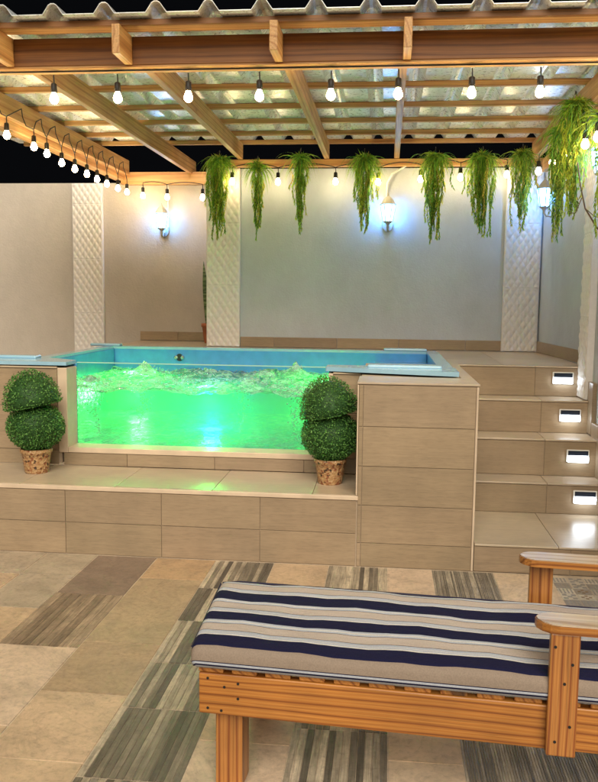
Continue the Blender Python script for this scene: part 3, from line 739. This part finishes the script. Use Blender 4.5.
NS = [40, 20, 24, 34, 38, 46, 32, 36, 48, 26]; HH = [1, .98, 1.0, .97, 1.03, 1.0, .95, 1.05, 1.0, 1]; WW = [1.2, 1.1, 1.05, 1.3, 1.2, 1.35, 1.1, .95, 1.0, .9]
for i, (x, y, z, h, w, lab) in enumerate(FR): fern(lab, (x, y, z), h*HH[i], w*WW[i], 100+i, [1.2, .6, .7, 1.6, 1.3, 1.1, 1, .8, 1.1, .7][i], NS[i])
# bare dark twig tangled under the largest fern
c = MB(); c.tube([(0, 0, .35), (.02, -.02, .20), (.05, -.05, .05), (.12, -.10, -.08), (.22, -.2, -.2)], [.004, .004, .005, .006, .006], 6); c.tube([(.03, -.03, .12), (-.01, -.05, .02), (-.05, -.05, .02)], .003, 5); c.tube([(.05, -.05, .05), (.12, -.02, .0), (.2, -.05, -.02)], .003, 5)
tag(c.build('bare_twig', plain('twig_bark', (.12, .07, .04), .8)), 'bare dark brown twig trailing below the largest fern at the right', 'twig').location = (1.22, 5.72, 2.15)
random.seed(5)

def topiary(label, loc, cap_dx, cap_tilt, seed):
    random.seed(seed)
    o = thing('topiary', label, 'topiary', loc, group='two-tier topiaries on the pool ledge')
    # pot
    m = pot_m
    c = MB(); prof = [(.074, 0), (.078, .01), (.083, .05), (.090, .10), (.096, .13), (.104, .135), (.106, .158), (.098, .162), (.090, .150)]
    c.lathe(prof, (0, 0, 0), 28); po = c.build('pot', m, o)
    c = MB(); c.lathe([(.088, .13), (.086, .148)], (0, 0, 0), 20); c.build('soil', plain('dark_moss', (.03, .035, .015), .9), po)
    c = MB(); c.tube([(0, 0, .14), (0, 0, .30)], .012, 8); c.build('trunk', stem_m, o)
    greens = [(.05, .15, .035), (.075, .21, .045), (.04, .12, .035), (.12, .29, .06), (.17, .36, .09)]
    def shell(name, cen, rx, rz, dome=False, tilt=0):
        mb = MB(); core = MB()
        n = 7600 if not dome else 6200
        rot = Matrix.Rotation(tilt, 4, 'Y')
        k = 0
        while k < n:
            d = Vector((random.gauss(0, 1), random.gauss(0, 1), random.gauss(0, 1))).normalized()
            rr = random.uniform(.90, 1.03)*(1+.03*math.sin(9*d.x+seed)*math.cos(8*d.z+d.y*7))
            if dome:
                if d.z < -.03:
                    q = Vector((d.x*rx*random.random()**.5, d.y*rx*random.random()**.5, -.03*rz)); nn = Vector((d.x*.4, d.y*.4, -1))
                else: q = Vector((d.x*rx*rr, d.y*rx*rr, d.z*rz*rr)); nn = d
            else: q = Vector((d.x*rx*rr, d.y*rx*rr, d.z*rz*rr)); nn = d
            q = cen+(rot @ q); nn = rot @ nn
            c0 = random.choice(greens); kk = random.uniform(.7, 1.35)
            ax = (nn+Vector((random.uniform(-1.7, 1.7), random.uniform(-1.7, 1.7), random.uniform(-1.7, 1.7)))).normalized()
            L = random.uniform(.008, .0145); sd = ax.cross(Vector((random.uniform(-1, 1), random.uniform(-1, 1), random.uniform(-1, 1)))).normalized()*L*.33
            mb.add([q-ax*L*.3, q+sd+ax*L*.2, q+ax*L*.8, q-sd+ax*L*.2], [(0, 1, 2, 3)], (c0[0]*kk, c0[1]*kk, c0[2]*kk)); k += 1
        prof = []
        for j in range(13):
            a = -PI/2+PI*j/12; zz = math.sin(a)
            if dome: zz = max(zz, -.01)
            prof.append((max(.001, rx*.88*math.cos(a)), rz*.88*zz))
        vs0 = len(core.v); core.lathe(prof, (0, 0, 0), 24, (.035, .10, .028))
        core.v = [tuple(cen+(rot @ Vector(p))) for p in core.v]
        fo = mb.build(name, box_m, o); core.build('inner_foam', box_m, fo)
    shell('lower_ball', Vector((0, 0, .305)), .184, .158)
    shell('upper_dome', Vector((cap_dx, 0, .450)), .186, .230, True, cap_tilt)
m, nt, b = mat('mosaic_pot')
vo = N(nt, 'ShaderNodeTexVoronoi'); vo.inputs['Scale'].default_value = 75; nt.links.new(coords(nt), vo.inputs['Vector'])
vc = ramp(nt, noise(nt, vo.outputs['Position'], 55, 1), [(.34, (.06, .035, .02)), (.38, (.30, .12, .05)), (.48, (.42, .25, .11)), (.60, (.50, .33, .17)), (.66, (.25, .09, .04))])
nt.links.new(vc, b.inputs['Base Color']); b.inputs['Roughness'].default_value = .35; bump(nt, vo.outputs['Distance'], b, .8, .006)
pot_m = m
topiary('two-tier boxwood topiary in a mosaic pot at the left end of the ledge', (-2.285, 5.20, ZL+.0085), -.012, -.20, 11)
topiary('two-tier boxwood topiary in a mosaic pot beside the tall corner block', (-.335, 5.17, ZL+.0085), -.005, -.20, 12)

# snake plant behind the left corner pilaster
sp_ = thing('potted_snake_plant', 'snake plant in a terracotta pot peeking out behind the left corner pilaster', 'potted plant', (-1.865, 8.7, ZP+.004))
terr = plain('terracotta', (.38, .13, .055), .7, nscale=20)
c = MB(); c.lathe([(.06, 0), (.065, .02), (.085, .17), (.095, .175), (.095, .21), (.085, .21), (.08, .19)], (0, 0, 0), 20); c.build('pot', terr, sp_)
lm, nt, b = mat('snake_leaf'); f = noise(nt, coords(nt, (4, 4, 30)), 1.5, 3); nt.links.new(ramp(nt, f, [(.4, (.05, .10, .04)), (.6, (.22, .30, .14))]), b.inputs['Base Color']); b.inputs['Roughness'].default_value = .35
for dx, h, lean in ((-.02, .80, -.05), (.03, .62, .03), (.0, .5, .0), (.05, .45, .05)):
    mb = MB(); P = []
    for k in range(9):
        t = k/8; w = .032*math.sin(PI*min(1, .25+t*.75))*1.1; z = .18+h*t*.85; x = dx+lean*t
        P += [Vector((x-w, .01*math.sin(6*t), z)), Vector((x, .012+.01*math.sin(6*t), z)), Vector((x+w, .01*math.sin(6*t), z))]
    mb.add(P, [(3*k+i, 3*k+i+1, 3*k+i+4, 3*k+i+3) for k in range(8) for i in range(2)], smooth=True)
    lf = mb.build('leaf', lm, sp_); so = lf.modifiers.new('thick', 'SOLIDIFY'); so.thickness = .003

# ---------------------------------------------------------------- bench
BA = math.radians(-4.5)
bench = thing('pine_bench', 'varnished pine garden bench with wooden armrests, in the right foreground', 'bench', (-.574, 2.50, 0), BA)
BL = 1.95; BWD = .64
def bp3(fn, name, m, par=bench, **k):
    c = MB(); fn(c); return c.build(name, m, par, **k)
bp3(lambda c: c.box(0, BL, 0, .035, .265, .402), 'rail', bench_x, bevel=.004)
bp3(lambda c: c.box(0, BL, BWD-.035, BWD, .265, .402), 'rail', bench_x, bevel=.004)
bp3(lambda c: c.box(0, .035, .037, BWD-.037, .265, .402), 'end_rail', bench_y, bevel=.004)
bp3(lambda c: c.box(BL-.035, BL, .037, BWD-.037, .265, .402), 'end_rail', bench_y, bevel=.004)
k = 0; x = -.002
while x < BL-.08:
    bp3(lambda c: c.box(x, x+.082, .004, BWD-.004, .403, .424), 'slat', bench_y, bevel=.003); x += .1095
for x in (.045, BL-.16):
    for y in (.037, BWD-.037-.095):
        bp3(lambda c: c.box(x, x+.09, y, y+.095, 0, .401), 'leg', bench_z, bevel=.004)
for y0, y1 in ((-.036, -.001), (BWD+.001, BWD+.036)):
    for x in (1.076, 1.80):
        bp3(lambda c: c.box(x, x+.084, y0, y1, .265, .640), 'arm_post', bench_z, bevel=.004)
arm_m = wood('pale_arm_pine', 0, (.42, .26, .13), (.60, .46, .32), (.66, .56, .44), 1.4, .3, .5)  # paler wood for the armrest tops
def arm(yc):
    pts = [(1.10, -.055), (1.93, -.055), (1.93, .055), (1.10, .055), (1.07, .050), (1.046, .034), (1.035, .010), (1.038, -.012), (1.052, -.034), (1.074, -.050)]
    a = bp3(lambda c: c.prism([(p, q+yc) for p, q in pts], (.6405, .664)), 'armrest', bench_x, bevel=.005)
    bp3(lambda c: c.prism([(p+(.004 if p < 1.2 else -.004), q*.93+yc) for p, q in pts], (.6645, .6675)), 'pale_top', arm_m, par=a, bevel=.001)
arm(.012); arm(BWD-.012)
scr = MB()
for x, z in ((.03, .385), (.03, .285), (.085, .36), (.13, .375), (.13, .325), (.075, .28), (1.09, .60), (1.14, .55), (1.12, .49), (1.14, .36), (1.10, .31)):
    y = -.037 if x > 1 else -.001
    scr.tube([(x, y+.002, z), (x, y-.0008, z)], .0045, 10)
scr.build('screws', black_m, bench)
# cushion: rounded slab with woven stripes
CL, CY0, CY1, CZ0, CZ1 = 1.93, -.025, .60, .4255, .502
mb = MB(); prof = []; r = .030
for cx, cz, a0 in ((CY0+r, CZ1-r, PI), (CY1-r, CZ1-r, PI/2)):
    for k in range(7):
        a = a0-(PI/2)*k/6; prof.append((cx+r*math.cos(a), cz+r*math.sin(a)))
top_i = len(prof)//2
full = [(CY0, CZ0+.02), (CY0, CZ0+.035)]+prof[:7]+[(CY0+r+(CY1-CY0-2*r)*k/12, CZ1+.004*math.sin(PI*k/12)) for k in range(1, 12)]+prof[7:]+[(CY1, CZ0+.035), (CY1, CZ0+.02), (CY1-.012, CZ0), (CY0+.012, CZ0)]
nprof = len(full); NX = 40; xs = []
xs = [-.022, -.0195, -.013, -.003]+[.012+(CL-.014)*k/(NX-4) for k in range(NX-3)]; SC = [(.62, .955), (.80, .975), (.92, .99), (.98, 1)]
P = []
for i, x in enumerate(xs):
    e = min(i, NX-i)
    for (y, z) in full:
        s = 1 if e > 0 else .93
        sz, sy = SC[i] if i < 4 else ((.8, .975) if e == 0 else (1, 1)); zz = CZ0+.012+(z-CZ0-.012)*sz; yy = (CY0+CY1)/2+(y-(CY0+CY1)/2)*sy
        xx = x+(.012 if (e == 1) else 0)*(-1 if i > 2 else 1)*0 - .070*max(0, (y-CY0)/(CY1-CY0))*(1-i/NX)
        wob = (.003*math.sin(x*9+y*7)+.0018*math.sin(23*x-9*y)+.0012*math.sin(41*x+17*y))*(1 if z > CZ0+.03 else 0)
        P.append((xx, yy, zz+wob))
mb.add(P, [(i*nprof+k, i*nprof+(k+1) % nprof, (i+1)*nprof+(k+1) % nprof, (i+1)*nprof+k) for i in range(NX) for k in range(nprof)], smooth=True)
mb.add(P, [tuple(range(nprof)), tuple(range(NX*nprof, (NX+1)*nprof))[::-1]])
m, nt, b = mat('striped_canvas')
tc = N(nt, 'ShaderNodeTexCoord'); sx = N(nt, 'ShaderNodeSeparateXYZ'); nt.links.new(tc.outputs['Object'], sx.inputs[0])
# position across the cloth: y on the top, height continuing it down the front
hz = N(nt, 'ShaderNodeMath', operation='SUBTRACT'); nt.links.new(sx.outputs['Z'], hz.inputs[0]); hz.inputs[1].default_value = CZ1-.018
mn = N(nt, 'ShaderNodeMath', operation='MINIMUM'); nt.links.new(hz.outputs[0], mn.inputs[0]); mn.inputs[1].default_value = 0
ad = N(nt, 'ShaderNodeMath', operation='ADD'); nt.links.new(sx.outputs['Y'], ad.inputs[0]); nt.links.new(mn.outputs[0], ad.inputs[1])
# map -.10 .. .62
mr = N(nt, 'ShaderNodeMapRange'); mr.inputs['From Min'].default_value = -.12; mr.inputs['From Max'].default_value = .62; nt.links.new(ad.outputs[0], mr.inputs['Value'])
def pos(y): return (y+.12)/.74
NAVY = (.012, .013, .050); BE = (.56, .49, .44); GRA = (.48, .53, .62); LN = (.07, .04, .03); WH = (.72, .72, .70); BR = (.29, .235, .19)
seq = [(-.12, BR), (-.082, GRA), (-.078, NAVY), (-.0755, GRA), (-.071, LN), (-.069, BR), (-.030, BR), (-.0155, LN), (-.0135, NAVY), (.066, WH), (.072, GRA)]
def block(y0, last=False):
    return [(y0+.004, LN), (y0+.006, BE), (y0+.053, LN), (y0+.055, GRA), (y0+.080, WH)]
seq = [(-.12, BR), (-.080, NAVY), (-.0775, GRA), (-.070, NAVY), (-.0675, GRA), (-.061, NAVY), (-.0590, BR), (-.012, NAVY)]
for y0 in (.062, .185, .0):
    pass
yy = [(.062, .186), (.258, .378), (.466, .62)]
for a, bnd in yy:
    seq += [(a, WH), (a+.008, GRA), (a+.016, WH), (a+.020, GRA), (a+.034, LN), (a+.037, BE), (a+.088, LN), (a+.091, GRA), (a+.104, WH), (a+.112, GRA)]
    if bnd < .6: seq.append((bnd, NAVY))
seq = sorted(seq)
# colour ramps hold 32 stops: two ramps joined at .26
def cramp(stops):
    r = N(nt, 'ShaderNodeValToRGB'); r.color_ramp.interpolation = 'CONSTANT'; e = r.color_ramp.elements
    while len(e) < len(stops): e.new(.99)
    for i, (y, c_) in enumerate(stops): e[i].position = max(0, min(1, pos(y))); e[i].color = (*c_, 1)
    nt.links.new(mr.outputs[0], r.inputs[0]); return r.outputs[0]
A = [s_ for s_ in seq if s_[0] < .257]; Bq = [s_ for s_ in seq if s_[0] >= .257]
gt = N(nt, 'ShaderNodeMath', operation='GREATER_THAN'); nt.links.new(ad.outputs[0], gt.inputs[0]); gt.inputs[1].default_value = .258
mxn = N(nt, 'ShaderNodeMix', data_type='RGBA'); nt.links.new(gt.outputs[0], mxn.inputs[0]); nt.links.new(cramp(A), mxn.inputs[6]); nt.links.new(cramp([(-.12, GRA)]+Bq), mxn.inputs[7])
wv = noise(nt, coords(nt, (900, 500, 900), rnd=False), 1, 2); w2 = noise(nt, coords(nt, (1, 1, 1), rnd=False), 260, 2)
cc = mul(nt, mxn.outputs[2], ramp(nt, w2, [(.35, g(.92)), (.65, g(1.08))]))
nt.links.new(cc, b.inputs['Base Color']); b.inputs['Roughness'].default_value = .85; b.inputs['Specular IOR Level'].default_value = .15
w3 = noise(nt, coords(nt, (5, 9, 5), rnd=False), 1.3, 3); bq = bump(nt, w2, b, .3, .002)
b3 = N(nt, 'ShaderNodeBump'); b3.inputs['Strength'].default_value = .5; b3.inputs['Distance'].default_value = .02; nt.links.new(w3, b3.inputs['Height']); nt.links.new(b3.outputs[0], bq.inputs['Normal'])
cush = thing('bench_cushion', 'flat navy, beige and grey striped cushion lying on the pine bench', 'cushion', (-.574, 2.50, 0), BA)
mb.build('cushion_pad', m, cush)
mb = MB()
pp = [(x, CY1-.004+.002, CZ1-.008) for x in xs[1:]]; mb.tube([(-.088, CY1-.006, CZ1-.016)]+pp, .0045, 6)
mb.tube([(-.094+.070*(1-t), CY0+.03+(CY1-CY0-.04)*t, CZ1-.018) for t in (0, .25, .5, .75, 1)], .0035, 6)
mb.build('piping', plain('navy_piping', (.02, .02, .05), .8), cush)
